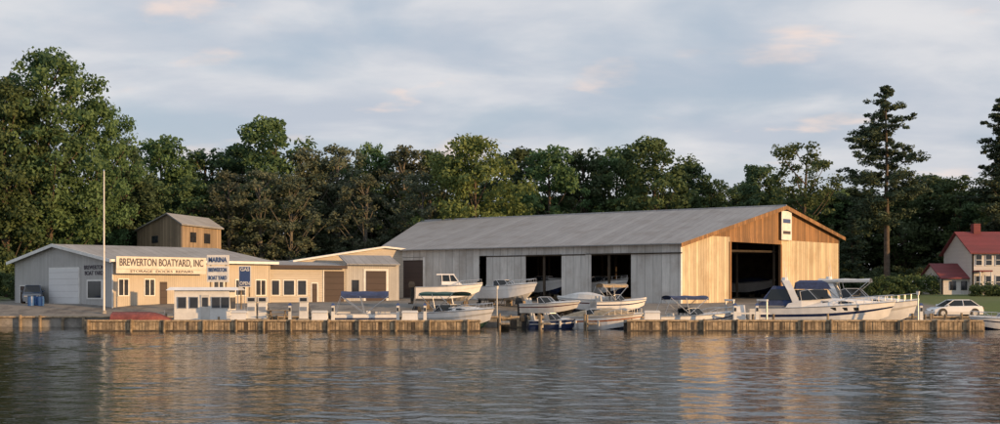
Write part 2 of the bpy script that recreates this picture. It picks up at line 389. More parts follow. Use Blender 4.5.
f0=R0-vn; f1=R0+v+vn; e0=Vector(A1)-vn-gn; e1=Vector(B1)+vn-gn; h0=Vector(C1)-vn+gn; h1=Vector(D1)+vn+gn
slab(r,[P3(e0,ze),P3(e1,ze),P3(f1,za+.2),P3(f0,za+.2)],.12,'roofmetal')
slab(r,[P3(f0,za+.199),P3(f1,za+.199),P3(h1,ze),P3(h0,ze)],.12,'roofmetal')
def beam(mb,p,q,hh,wd,nv,mat):
    n=nv.normalized()*wd
    mb.loft([[(p[0],p[1],p[2]-hh),(p[0]+n.x,p[1]+n.y,p[2]-hh),(p[0]+n.x,p[1]+n.y,p[2]),(p[0],p[1],p[2])],[(q[0],q[1],q[2]-hh),(q[0]+n.x,q[1]+n.y,q[2]-hh),(q[0]+n.x,q[1]+n.y,q[2]),(q[0],q[1],q[2])]],mat)
beam(r,P3(e0,ze+.03),P3(f0,za+.23),.32,.06,-vn,'white'); beam(r,P3(f0,za+.23),P3(h0,ze+.03),.32,.06,-vn,'white')
beam(r,P3(e0,ze+.03),P3(e1,ze+.03),.25,.06,-gn,'white')
r.build('roof',e,True)
w=MB(); Tl=lambda px: tpx(px,C1,A1); Ta=lambda px: tpx(px,A1,B1)
w.wrect(C1,A1,Tl(50)-.15,Tl(79)+.15,1.3,5.35,.1,'white',.06); w.wrect(C1,A1,Tl(50),Tl(79),1.3,5.2,.1,'whitedoor',.1)
w.wrect(C1,A1,Tl(87),Tl(103),2.2,4.1,.1,'white',.06); w.wrect(C1,A1,Tl(88.5),Tl(101.5),2.35,3.95,.1,'window',.09)
w.wrect(C1,A1,Tl(20),Tl(27),1.3,3.6,.1,'white',.06); w.wrect(C1,A1,Tl(21),Tl(26),1.35,3.5,.1,'darkdoor',.09)
for px in (119,145,214,236,256):
    a,b2=Ta(px),Ta(px+9); w.wrect(A1,B1,a-.1,b2+.1,2.5,4.2,.1,'white',.06); w.wrect(A1,B1,a,b2,2.6,4.1,.1,'window',.09)
    w.wrect(A1,B1,(a+b2)/2-.04,(a+b2)/2+.04,2.6,4.1,.1,'white',.11)
a,b2=Ta(160),Ta(167); w.wrect(A1,B1,a,b2,1.3,3.9,.1,'darkdoor',.07)
w.cyl((A1[0]+.1,A1[1]-.2,1.3),(A1[0]+.1,A1[1]-.2,5.8),.06,.06,'white')
w.build('doors_and_windows',e,True)
ang=math.atan2(v.y,v.x); nv=Vector((v.y,-v.x)).normalized()
s=MB(); a,b2=Ta(113)+.05,Ta(203); s.wrect(A1,B1,a,b2,5.12,6.3,.1,'signcream',.8); s.wrect(A1,B1,a,b2,4.68,5.10,.08,'signcream',.75); s.build('name_board',e,True)
def on(t,z,off_): p=Vector(A1)+v.normalized()*t+nv*off_; return (p.x,p.y,z)
tx=text('name_text',e,"BREWERTON BOATYARD, INC",.95,on((a+b2)/2,5.72,.83),ang,'signtext',fat=.008)
bpy.context.view_layer.update(); tx.scale=((b2-a)*.93/tx.dimensions.x,1.05,1)
tx=text('services_text',e,"STORAGE  DOCKS  REPAIRS",.34,on((a+b2)/2,4.89,.78),ang,'signtext',fat=.0); bpy.context.view_layer.update(); tx.scale=((b2-a)*.7/tx.dimensions.x,1,1)
v2=Vector(A1)-Vector(C1); a2=math.atan2(v2.y,v2.x); nn=Vector((v2.y,-v2.x)).normalized()*.02; q=Vector(C1)+v2.normalized()*Tl(94)+nn
text('wall_lettering',e,"BREWERTON\nBOAT YARD",.55,(q.x,q.y,5.0),a2,'signtext')
q=empty('flag_pole',(PX(104,99),99,gz(-36,99))); f=MB(); f.cyl((0,0,-.3),(0,0,PZ(170,99)-1),.1,.05,'white',8); f.cyl((0,0,0),(0,0,.3),.25,.2,'concrete',8)
f.cyl((0,0,PZ(170,99)-1),(0,0,PZ(170,99)-.85),.09,.02,'chrome'); f.build('pole',q)
for i,(px,D) in enumerate(((31,103),(36,103.4),(41,103))):
    q=empty('plastic_drum',(PX(px,D),D,gz(PX(px,D),D)-.02)); f=MB(); f.cyl((0,0,0),(0,0,.3),.28,.3,'drum',14); f.cyl((0,0,.3),(0,0,.62),.3,.3,'drum',14); f.cyl((0,0,.62),(0,0,.92),.3,.27,'drum',14); f.cyl((0,0,.92),(0,0,.95),.29,.29,'black',14); f.build('drum',q)
# yard signs
def yard_sign(px0,px1,y0,y1,D,lines,mat,tm):
    X=(PX(px0,D)+PX(px1,D))/2; hw=(PX(px1,D)-PX(px0,D))/2; za,zb=PZ(y1,D),PZ(y0,D); gzz=gz(X,D)
    e=empty('boatyard_sign',(X,D,gzz)); s=MB(); s.box(-hw,hw,-.06,.06,za-gzz,zb-gzz,'white'); s.box(-hw+.06,hw-.06,-.075,-.065,za-gzz+.08,zb-gzz-.08,mat)
    for sx in (-hw*.7,hw*.7): s.cyl((sx,.12,-.3),(sx,.12,zb-gzz),.07,.07,'dockface2',6)
    s.build('board_and_posts',e); n=len(lines); hh=(zb-za)/n
    for i,l in enumerate(lines):
        if not l: continue
        t=text('lettering',e,l,hh*.7,(0,-.1,zb-gzz-hh*(i+.5)),0,tm,False); bpy.context.view_layer.update()
        if t.dimensions.x>hw*1.7: t.scale=(hw*1.65/t.dimensions.x,1,1)
yard_sign(207,229,255,265,96,["MARINA"],'white','signblue')
yard_sign(207,229,266,282,95.6,["BREWERTON","BOAT YARD"],'white','signblue')
yard_sign(239,251,266,287,97,["GAS","","OPEN"],'signblue','white')
# ---------------------------------------------------------------- low workshop + service building
A2=(PX(266,112.5),112.5); B2=(PX(346,116),116.0)
e=empty('workshop_building',(-20,118,1.8)); o=MB(); L2=(Vector(B2)-Vector(A2)).length; zt=PZ(266,114)
T2=lambda px: tpx(px,A2,B2)
o.wrect(A2,B2,0,L2,1.3,zt,.15,'cream'); 
dp=Vector((-(B2[1]-A2[1]),B2[0]-A2[0])).normalized()*9; A2b=(A2[0]+dp.x,A2[1]+dp.y); B2b=(B2[0]+dp.x,B2[1]+dp.y)
o.wrect(A2b,A2,0,9,1.3,zt,.15,'cream'); o.wrect(B2,B2b,0,9,1.3,zt,.15,'cream',.01)
o.build('walls',e,True); o=MB()
dv=(Vector(B2)-Vector(A2)).normalized(); nq=Vector((dv.y,-dv.x))*.5
q=[Vector(A2)+nq-dv*.3,Vector(B2)+nq,Vector(B2b),Vector(A2b)-dv*.3]
slab(o,[P3(q[0],zt+.05),P3(q[1],zt+.05),P3(q[2],zt+.8),P3(q[3],zt+.8)],.15,'roofmetal'); beam(o,P3(q[0],zt+.08),P3(q[1],zt+.08),.35,.05,nq,'darkdoor')
o.build('roof',e,True); o=MB()
for a,b2,za_,zb_ in ((272,279,2.6,4.1),(284,294,2.6,4.1),(298,306,2.6,4.1)):
    o.wrect(A2,B2,T2(a)-.12,T2(b2)+.12,za_-.1,zb_+.1,.1,'white',.04); o.wrect(A2,B2,T2(a),T2(b2),za_,zb_,.1,'window',.07)
o.wrect(A2,B2,T2(311),T2(318),1.5,3.9,.1,'white',.04); o.wrect(A2,B2,T2(312),T2(317),1.5,3.8,.1,'darkdoor',.06)
o.wrect(A2,B2,T2(324),T2(344),1.5,PZ(271,115),.1,'darkdoor',.05); o.wrect(A2,B2,T2(323),T2(324),1.5,PZ(270,115),.1,'white',.06)
o.build('doors_and_windows',e,True)
A3=(PX(296,121),121.0); B3=(PX(428,127),127.0); e=empty('service_building',(-15,126,1.8)); o=MB(); L3=(Vector(B3)-Vector(A3)).length
T3=lambda px: tpx(px,A3,B3); zz=[PZ(262,121),PZ(248,124.5),PZ(253,127)]
A3s=(PX(346,116.5),116.5); B3s=(PX(399,118.5),118.5); T4=lambda px: tpx(px,A3s,B3s); L4=(Vector(B3s)-Vector(A3s)).length
tm=T3(384)
o.wallp(A3,B3,[(0,1.3),(L3,1.3),(L3,zz[2]),(tm,zz[1]),(0,zz[0])],8,'cream')
o.wrect(A3s,B3s,0.02,L4,1.3,PZ(265,117.5),4,'grey_shaded')
o.build('walls',e,True); o=MB()
dv=(Vector(B3)-Vector(A3)).normalized(); nq=Vector((dv.y,-dv.x))
def strip(t0,z0_,t1,z1_):
    a=Vector(A3)+dv*t0+nq*.4; b_=Vector(A3)+dv*t1+nq*.4; c=Vector(A3)+dv*t1-nq*8.3; d=Vector(A3)+dv*t0-nq*8.3
    slab(o,[P3(a,z0_),P3(b_,z1_),P3(c,z1_),P3(d,z0_)],.2,'white')
strip(-.4,zz[0]+.18,tm,zz[1]+.22); strip(tm+.002,zz[1]+.22,L3+.3,zz[2]+.18)
dv=(Vector(B3s)-Vector(A3s)).normalized(); nq=Vector((dv.y,-dv.x)); a=Vector(A3s)+nq*.5; b_=Vector(B3s)+nq*.5; c=Vector(B3s)-nq*4.2; d=Vector(A3s)-nq*4.2; z4=PZ(265,117.5)
slab(o,[P3(a,z4+.1),P3(b_,z4+.1),P3(c,z4+1.2),P3(d,z4+1.2)],.12,'roofmetal')
o.build('roofs',e,True); o=MB()
o.wrect(A3s,B3s,T4(365)-.15,T4(387)+.15,1.3,PZ(269,118),.1,'white',.05); o.wrect(A3s,B3s,T4(366),T4(386),1.3,PZ(271,118),.1,'darkdoor',.1)
o.wrect(A3s,B3s,T4(352),T4(359),2.7,4.2,.1,'window',.05)
o.wrect(A3,B3,T3(345),T3(357),PZ(261,122),PZ(256,122),.1,'window',.05)
o.build('doors_and_windows',e,True)
# ---------------------------------------------------------------- timber tower building
K=(PX(182,132),132.0); KL=(PX(137,142),142.0); KR=(PX(221,141),141.0)
e=empty('timber_storage_building',(-39,140,2)); o=MB(); la=(Vector(KL)-Vector(K)).length; lr=(Vector(KR)-Vector(K)).length
zk=PZ(224,132); zp=PZ(214,134); zl=PZ(230,142)
o.wallp(KL,K,[(0,1.5),(la,1.5),(la,zk),(tpx(168,KL,K),zp),(0,zl)],.2,'tower')
o.wallp(K,KR,[(0,1.5),(lr,1.5),(lr,zk),(0,zk)],.2,'tower',.002)
KB=(KL[0]+KR[0]-K[0],KL[1]+KR[1]-K[1]); o.wallp(KB,KL,[(0,1.5),(lr,1.5),(lr,zl),(0,zl)],.2,'tower'); o.wallp(KR,KB,[(0,1.5),(la,1.5),(la,zl),(la-tpx(168,KL,K),zp),(0,zk)],.2,'tower')
o.build('walls',e,True); o=MB(); vr=Vector(KR)-Vector(K); vu=vr.normalized()*.4; apx=Vector(KL)+(Vector(K)-Vector(KL)).normalized()*tpx(168,KL,K)
gx=(Vector(K)-Vector(KL)).normalized()*.4
slab(o,[P3(Vector(K)-vu+gx,zk),P3(Vector(KR)+vu+gx,zk),P3(apx+vr+vu,zp+.2),P3(apx-vu,zp+.2)],.15,'roofmetal')
slab(o,[P3(apx-vu,zp+.199),P3(apx+vr+vu,zp+.199),P3(Vector(KL)+vr+vu-gx,zl),P3(Vector(KL)-vu-gx,zl)],.15,'roofmetal')
o.build('roof',e,True); o=MB()
for px in (190,204): o.wrect(K,KR,tpx(px,K,KR),tpx(px+6,K,KR),PZ(243,136),PZ(233,136),.1,'window',.05)
o.wrect(KL,K,tpx(152,KL,K),tpx(158,KL,K),PZ(243,138),PZ(236,138),.1,'window',.05)
o.build('windows',e,True)
# ---------------------------------------------------------------- farmhouse
Dh=126.0; e=empty('white_farmhouse',(PX(1010,Dh),Dh+4,2.4)); o=MB()
x0,x1=PX(972,Dh),PX(1045,Dh); zb=PZ(252,Dh); zt=PZ(233,Dh+4)
o.wallp((x0,Dh),(x1,Dh),[(0,1.8),(x1-x0,1.8),(x1-x0,zb),(0,zb)],.2,'housewhite')
o.wallp((x0,Dh+8),(x0,Dh),[(0,1.8),(8,1.8),(8,zb),(4,zt),(0,zb)],.2,'housewhite',.003); o.wallp((x1,Dh),(x1,Dh+8),[(0,1.8),(8,1.8),(8,zb),(4,zt),(0,zb)],.2,'housewhite',.003)
o.wallp((x1,Dh+8),(x0,Dh+8),[(0,1.8),(x1-x0,1.8),(x1-x0,zb),(0,zb)],.2,'housewhite')
xa=PX(945,Dh); zw=PZ(277,Dh); zv=PZ(264,Dh+3)
o.wrect((xa,Dh+1),(x0-.01,Dh+1),0,x0-xa,1.8,zw,.2,'housewhite'); o.wallp((xa,Dh+7),(xa,Dh+1),[(0,1.8),(6,1.8),(6,zw),(3,zv),(0,zw)],.2,'housewhite',.003)
o.build('walls',e,True); o=MB()
slab(o,[(x0-.4,Dh-.5,zb-.1),(x1+.4,Dh-.5,zb-.1),(x1+.4,Dh+4,zt+.15),(x0-.4,Dh+4,zt+.15)],.15,'redroof')
slab(o,[(x0-.4,Dh+4,zt+.149),(x1+.4,Dh+4,zt+.149),(x1+.4,Dh+8.5,zb-.1),(x0-.4,Dh+8.5,zb-.1)],.15,'redroof')
slab(o,[(xa-.3,Dh+.5,zw-.1),(x0-.02,Dh+.5,zw-.1),(x0-.02,Dh+4,zv+.1),(xa-.3,Dh+4,zv+.1)],.12,'redroof')
slab(o,[(xa-.3,Dh+4,zv+.099),(x0-.02,Dh+4,zv+.099),(x0-.02,Dh+7.5,zw-.1),(xa-.3,Dh+7.5,zw-.1)],.12,'redroof')
o.box(PX(987,Dh),PX(994,Dh),Dh+3.5,Dh+4.4,zt-.5,zt+1.1,'redroof'); o.build('roof_and_chimney',e,True); o=MB()
for px in (976,986,996,1008,1022,1034):
    for y0,y1 in ((265,255),(288,276)):
        a=PX(px,Dh); z_0,z_1=PZ(y0,Dh),PZ(y1,Dh)
        o.box(a-.1,a+.75,Dh-.06,Dh+.02,z_0-.1,z_1+.1,'white'); o.box(a,a+.65,Dh-.09,Dh,z_0,z_1,'window'); o.box(a,a+.65,Dh-.12,Dh-.05,(z_0+z_1)/2-.03,(z_0+z_1)/2+.03,'white')
for px in (950,961): a=PX(px,Dh+1); o.box(a,a+.7,Dh+.92,Dh+1.02,PZ(290,Dh),PZ(281,Dh),'window')
o.box(x0,PX(985,Dh),Dh-2,Dh-.1,PZ(272,Dh),PZ(270.5,Dh),'redroof')
for px in (973,984): o.cyl((PX(px,Dh),Dh-1.9,1.8),(PX(px,Dh),Dh-1.9,PZ(272,Dh)),.08,.08,'white')
o.build('windows_and_porch',e,True)
# ---------------------------------------------------------------- boats
def hullmesh(mb,L,B,H,hull='gel',stripe='navy',bottom='navy',deck='gel2',sd=.5):
    NS=16; st=[]
    for i in range(NS):
        s=i/(NS-1); x=-L/2+L*s
        hb=B/2*(.88+.12*min(1,s/.35))*(1-max(0,(s-.45)/.55)**2.4)+.01
        sh=H*(.84+.05*s+.22*s*s); rake=max(0,s-.72)/.28
        zk=-.3+(.75*H+.3)*rake**2.2; zc=-.05+.55*H*max(0,(s-.45)/.55)**1.6
        cw=.86 if s<.6 else .86-.35*(s-.6)/.4
        xk=x-.10*L*rake**1.5; xc=x-.05*L*rake**1.5
        m1=zc+(sh-zc)*.58; m2=zc+(sh-zc)*.70
        w1=hb*(cw+(1-cw)*.6); w2=hb*(cw+(1-cw)*.82)
        st.append([(xk,0,min(zk,sh-.1)),(xc,hb*cw,zc),(x-.025*L*rake,w1,m1),(x-.012*L*rake,w2,m2),(x,hb,sh),(x,max(hb-.14,0.005),sh+.04)])
    mats=[bottom,hull,stripe,hull,hull]
    for sg in (1,-1):
        for k in range(5):
            mb.loft([[(p[k][0],sg*p[k][1],p[k][2]),(p[k+1][0],sg*p[k+1][1],p[k+1][2])] for p in st],mats[k],caps=False,closed=False)
    t=st[0]; mb.poly([(p[0],p[1],p[2]) for p in t[:5]]+[(p[0],-p[1],p[2]) for p in t[:0:-1] if p is not t[5]],hull)
    k0=int(sd*(NS-1))
    D_=[[(p[5][0],p[5][1],p[5][2]),(p[5][0],p[5][1]*.5,p[5][2]+.10),(p[5][0],-p[5][1]*.5,p[5][2]+.10),(p[5][0],-p[5][1],p[5][2])] for p in st[k0:]]
    mb.loft(D_,deck,caps=False,closed=False)
    zf=.25
    C_=[[(p[5][0],p[5][1],p[5][2]),(p[5][0],p[5][1]*.95,zf),(p[5][0],-p[5][1]*.95,zf),(p[5][0],-p[5][1],p[5][2])] for p in st[:k0+1]]
    mb.loft(C_,deck,caps=False,closed=False)
    p=C_[-1]; mb.poly([p[0],p[1],p[2],p[3]],deck); p=C_[0]; mb.poly([p[0],p[1],p[2],p[3]],deck)
    for sg in (1,-1): mb.tube([(p[4][0],sg*(p[4][1]+.02),p[4][2]) for p in st],.03,'alum',4)
    return st
def stat(st,s):
    f=s*(len(st)-1); i=min(int(f),len(st)-2); t=f-i; a,b=st[i][4],st[i+1][4]
    return tuple(a[k]*(1-t)+b[k]*t for k in range(3))
def bimini(e,x0,x1,hw,z0,z1,mat,crown=.18,side=0):
    c=MB(); rows=[]
    for i in range(5):
        x=x0+(x1-x0)*i/4; sag=.05*math.sin(i*math.pi/4*2)**2
        rows.append([(x,hw*math.cos(a),z1-crown+crown*math.sin(a)-sag) for a in [math.pi*j/8 for j in range(9)]])
    c.loft(rows,mat,caps=False,closed=False); c.loft([[ (p[0],p[1],p[2]-.05) for p in r_] for r_ in rows],mat,caps=False,closed=False)
    for sg in (1,-1): c.loft([[(r_[0][0],sg*hw,z1-crown+.02),(r_[0][0],sg*hw,z1-crown-.16)] for r_ in rows],mat,caps=False,closed=False)
    c.build('bimini_canvas',e); f=MB(); xm=(x0+x1)/2
    for sg in (1,-1):
        for xt in (x0,x0*.6+x1*.4,x1): f.cyl((xm,sg*hw*1.02,z0),(xt,sg*hw,z1-crown),.03,.03,'chrome',5)
        f.cyl((x0-.5,sg*hw*1.02,z0),(x0,sg*hw,z1-crown),.015,.015,'chrome',4)
    f.build('bimini_frame',e)
def windshield(e,st,s0,s1,h,mat='glass',frame='chrome',lift=0):
    w=MB(); a=stat(st,s0); b=stat(st,s1); z=b[2]+.04+lift
    base=[(a[0],a[1]-.12,a[2]+.04+lift),((a[0]+b[0])/2,(a[1]+b[1])/2-.15,z),(b[0],b[1]*.55,z+.05),(b[0]+.12,0,z+.07)]
    base=base+[(p[0],-p[1],p[2]) for p in base[-2::-1]]
    top=[(p[0]-h*.9 if i not in (0,6) else p[0]-.1,p[1]*.88,z+h if i not in (0,6) else z+h*.8) for i,p in enumerate(base)]
    w.loft([base,top],mat,caps=False,closed=False); w.build('windshield',e)
    f=MB(); f.tube(top,.035,frame); 
    for p,q_ in zip(base,top): f.cyl(p,q_,.025,.025,frame,4)
    if lift:
        for sg in (1,-1): f.loft([[(base[0][0]-1.2,sg*(a[1]-.1),a[2]),(base[0][0]-1.0,sg*(a[1]-.14),a[2]+lift*.6)],[(base[0][0],sg*(a[1]-.1),a[2]),(base[0][0],sg*(a[1]-.14),a[2]+lift+.06)],[(b[0],sg*(b[1]-.1),b[2]),(b[0],sg*(b[1]*.57),z+.06)]],'gel',caps=False,closed=False)
    f.build('windshield_frame',e)
def bowrail(e,st,s0=.5,h=.45,n=7):
    f=MB()
    for sg in (1,-1):
        pts=[]
        for i in range(n):
            s=s0+(.985-s0)*i/(n-1); p=stat(st,s); hh=h*min(1,.2+i*.5)
            q_=(p[0],sg*max(p[1]-.08,.0),p[2]+hh); pts.append(q_); f.cyl((p[0],sg*max(p[1]-.08,0),p[2]),q_,.016,.016,'chrome',4)
        f.tube(pts,.022,'chrome',4)
    f.build('bow_rail',e)
def outboard(e,L,H):
    o=MB(); x=-L/2-.3
    o.loft([[(x-.28,-.2,H*.8),(x+.25,-.2,H*.8),(x+.25,.2,H*.8),(x-.28,.2,H*.8)],[(x-.33,-.22,H*.8+.3),(x+.27,-.22,H*.8+.3),(x+.27,.22,H*.8+.3),(x-.33,.22,H*.8+.3)],[(x-.2,-.15,H*.8+.62),(x+.2,-.15,H*.8+.55),(x+.2,.15,H*.8+.55),(x-.2,.15,H*.8+.62)]],'black')
    o.frus((x-.12,x+.15,-.08,.08),(x-.15,x+.2,-.12,.12),-.5,H*.8,'black'); o.cyl((x-.35,0,-.5),(x+.1,0,-.5),.06,.08,'black'); o.build('outboard_motor',e)
def seats(e,L,H,n=2):
    s=MB()
    for i in range(n):
        for y in (-.45,.45):
            x=-L*.12-i*1.1; s.frus((x-.25,x+.25,y-.25,y+.25),(x-.27,x+.27,y-.27,y+.27),.3,.75,'gel2'); s.frus((x-.32,x-.2,y-.27,y+.27),(x-.4,x-.3,y-.24,y+.24),.7,1.25,'gel2')
    s.build('seats',e)
def cuddy(e,st,s0,s1,h,mat='gel'):
    c=MB(); rows=[]; n=7
    for i in range(n):
        s=s0+(s1-s0)*i/(n-1); p=stat(st,s); hh=h*(1-(i/(n-1))**1.7)+.02; w=max(p[1]-.3,.05)
        rows.append([(p[0],w,p[2]),(p[0],w*.86,p[2]+hh*.75),(p[0],w*.5,p[2]+hh),(p[0],-w*.5,p[2]+hh),(p[0],-w*.86,p[2]+hh*.75),(p[0],-w,p[2])])
    c.loft(rows,mat); c.build('cuddy_cabin',e,smooth=False)
    g_=MB()
    for sg in (1,-1):
        def L_(r_,t): 
            p,q_=r_[0],r_[1]; return (p[0]+(q_[0]-p[0])*t,sg*(p[1]+(q_[1]-p[1])*t+.015),p[2]+(q_[2]-p[2])*t)
        g_.poly([L_(rows[0],.35),L_(rows[2],.35),L_(rows[3],.5),L_(rows[2],.85),L_(rows[0],.85)],'glass')
    g_.build('cabin_windows',e)
def stands(e,L,z):
    s=MB()
    for x in (-L*.32,0,L*.25):
        s.box(x-.2,x+.2,-.25,.25,-z,-.3,'dockface2')
        for y in (-.9,.9):
            for a in (-.3,.3): s.cyl((x+a,y*1.2,-z),(x,y,-.05),.035,.035,'stand',5)
    s.build('jack_stands',e)
def motorboat(name,px,D,hd,L=6,B=2.3,H=.95,z=0,hull='gel',stripe='navy',bottom='navy',sd=.5,opts=(),canvas='bluecanvas'):
    e=empty(name,(PX(px,D),D,z),math.radians(hd)); mb=MB(); st=hullmesh(mb,L,B,H,hull,stripe,bottom,sd=sd); mb.build('hull',e)
    big='arch' in opts
    if 'cuddy' in opts: cuddy(e,st,sd-(.02 if big else 0),.93,.62 if big else .4)
    if 'ws' in opts: windshield(e,st,sd-.17,sd+.05,.75 if big else .5,lift=.5 if big else 0)
    if 'seats' in opts: seats(e,L,H)
    if 'ob' in opts: outboard(e,L,H)
    if 'rail' in opts: bowrail(e,st,sd+.05,.55 if big else .45,9 if big else 7)
    if 'bimini' in opts: bimini(e,-L*.38,L*.08,B*.44,H,H+(2.0 if big else 1.45),canvas)
    if 'stands' in opts: stands(e,L,z-gz(PX(px,D),D)+.02)
    if 'cover' in opts:
        c=MB(); rows=[]
        for i in range(9):
            s=i/8*.9; p=stat(st,s); hh=.15+.5*math.sin(min(1,s/.9)*math.pi)
            rows.append([(p[0],p[1]+.03,p[2]-.1),(p[0],p[1]*.7,p[2]+hh*.7),(p[0],0,p[2]+hh),(p[0],-p[1]*.7,p[2]+hh*.7),(p[0],-p[1]-.03,p[2]-.1)])
        c.loft(rows,canvas); c.build('boat_cover',e)
    if 'hardtop' in opts:
        t=MB(); x0_,x1_=-L*.12,L*.14; w=B*.38
        t.frus((x0_,x1_+.35,-w,w),(x0_,x1_-.1,-w*.86,w*.86),H+.02,H+.35,'gel'); t.frus((x0_+.05,x1_-.12,-w*.85,w*.85),(x0_+.02,x1_-.55,-w*.78,w*.78),H+.352,H+.95,'glass')
        for sx,tx_ in ((x0_+.05,x0_+.02),(x1_-.1,x1_-.53),((x0_+x1_)/2,(x0_+x1_)/2-.1)):
            for sg in (-1,1): t.cyl((sx,sg*w*.86,H+.35),(tx_,sg*w*.79,H+.96),.05,.05,'gel',5)
        t.frus((x0_-.5,x1_-.4,-w*.85,w*.85),(x0_-.45,x1_-.5,-w*.78,w*.78),H+.952,H+1.06,'gel')
        t.cyl((x0_,.2,H+1.06),(x0_-.1,.2,H+2.3),.02,.01,'chrome',4); t.build('wheelhouse',e)
    if big:
        t=MB(); x=-L*.2; w=B*.46; zt=H+1.9
        pr=[(x-.0,w,H),(x-.45,w*.94,H+1.1),(x-.85,w*.75,zt),(x-.85,-w*.75,zt),(x-.45,-w*.94,H+1.1),(x-.0,-w,H)]
        t.loft([[(p[0]-.28,p[1],p[2]),(p[0]+.28,p[1],p[2]),(p[0]+.24,p[1]*.93,p[2]-.1*(p[2]>H+1.2)),(p[0]-.24,p[1]*.93,p[2]-.1*(p[2]>H+1.2))] for p in pr],'gel')
        t.cyl((x-.85,0,zt),(x-.85,0,zt+.25),.28,.24,'gel',10); t.cyl((x-.7,.7,zt),(x-.9,.7,zt+1.7),.025,.01,'white',4); t.cyl((x-.7,-.7,zt),(x-.8,-.7,zt+1.1),.02,.008,'white',4)
        t.build('radar_arch',e)
    if 'canvas' in opts:
        t=MB(); x0_,x1_=-L*.20,L*.06; w=B*.42
        t.frus((x0_-.1,x1_-.2,-w*.9,w*.9),(x0_,x1_-.5,-w*.84,w*.84),H+1.2,H+1.72,canvas); t.frus((x0_,x1_-.5,-w*.84,w*.84),(x0_+.3,x1_-.9,-w*.6,w*.6),H+1.722,H+1.9,canvas)
        t.frus((-L*.47,x0_-.4,-w*.98,w*.98),(-L*.36,x0_-.5,-w*.8,w*.8),H-.1,H+1.45,canvas)
        for sg in (1,-1):
            t.poly([(-L*.42,sg*(w*.95+.02),H+.35),(x0_-.55,sg*(w*.95+.02),H+.35),(x0_-.6,sg*(w*.84+.02),H+1.2),(-L*.385,sg*(w*.84+.02),H+1.2)],'glass')
            t.poly([(x0_,sg*w*.93,H+.55),(x1_-.4,sg*w*.93,H+.55),(x1_-.5,sg*w*.905,H+1.15),(x0_,sg*w*.905,H+1.15)],'glass')
        t.build('camper_canvas',e)
    if 'ports' in opts:
        t=MB()
        for s in (.55,.63,.71):
            p=stat(st,s)
            for sg in (1,-1): t.frus((p[0]-.25,p[0]+.25,sg*p[1]*.93-.08,sg*p[1]*.93+.08),(p[0]-.2,p[0]+.2,sg*p[1]*.96-.08,sg*p[1]*.96+.08),H*.76,H*.88,'glass')
        t.build('portholes',e)
    if 'plat' in opts:
        t=MB(); t.box(-L/2-.8,-L/2-.01,-B*.4,B*.4,.28,.36,'gel2'); t.build('swim_platform',e)
    fd=MB()
    for s in (.2,.5):
        p=stat(st,s)
        for sg in (1,-1): fd.cyl((p[0],sg*(p[1]+.12),.1),(p[0],sg*(p[1]+.12),.65),.1,.1,'gel2',7)
    if z==0: fd.build('fenders',e)
    return e
motorboat('cabin_boat',456,83.9,-36,7.4,2.7,1.5,stripe='gel2',bottom='greencanvas',opts=('cuddy','ws','rail','bimini','seats','ob'),canvas='greencanvas')
motorboat('fishing_boat',449,101.5,8,6.4,2.4,1.2,z=2.35,stripe='gel',bottom='gel2',opts=('hardtop','rail','stands','ob'))
motorboat('runabout_boat',509,103,-35,6.4,2.4,1.25,z=2.35,stripe='gel',bottom='gel2',opts=('ws','seats','stands','ob','rail'))
motorboat('runabout_boat',551,92.8,-20,5.2,2.1,.85,z=1.15,hull='gel2',stripe='redhull',bottom='black',opts=('ws','seats','ob','stands'))
motorboat('fishing_boat',557,85.6,10,4.8,1.9,.75,hull='navy',stripe='gel',opts=('ws','seats','ob'))
motorboat('runabout_boat',604,85.3,-25,6.4,2.4,1.1,stripe='orange',opts=('cover','ws','rail'),canvas='tancanvas')
motorboat('runabout_boat',620,94,15,5.0,2.1,.9,z=1.3,opts=('ws','seats','stands','bimini'),canvas='tancanvas')
motorboat('runabout_boat',584,96,160,5.0,2.1,.95,z=1.4,stripe='redhull',opts=('cover','stands'),canvas='gel2')
motorboat('bowrider_boat',697,85.2,12,6.8,2.4,1.2,opts=('ws','seats','bimini','rail'))
motorboat('cabin_cruiser',824,85.2,-12,10.8,3.3,1.95,stripe='navy',bottom='navy',sd=.50,opts=('cuddy','ws','rail','arch','canvas','ports','plat'),canvas='bluecanvas')
motorboat('cabin_cruiser',862,88.2,-24,8.8,3.0,2.05,stripe='gel2',bottom='navy',sd=.50,opts=('cuddy','ws','rail','arch','ports','bimini'),canvas='gel2')
motorboat('runabout_boat',1004,84,-170,6,2.3,.9,opts=('ws','seats','ob','rail'))
motorboat('stored_boat',548,121,-60,7,2.6,1.3,z=2.9,stripe='gel',opts=('cuddy','ws','stands'))
motorboat('stored_boat',606,116,-50,6.5,2.5,1.3,z=2.8,stripe='gel',opts=('ws','stands','rail'))
motorboat('stored_boat',752,134,-50,7,2.6,1.3,z=2.9,stripe='gel',opts=('cover','stands'),canvas='bluecanvas')
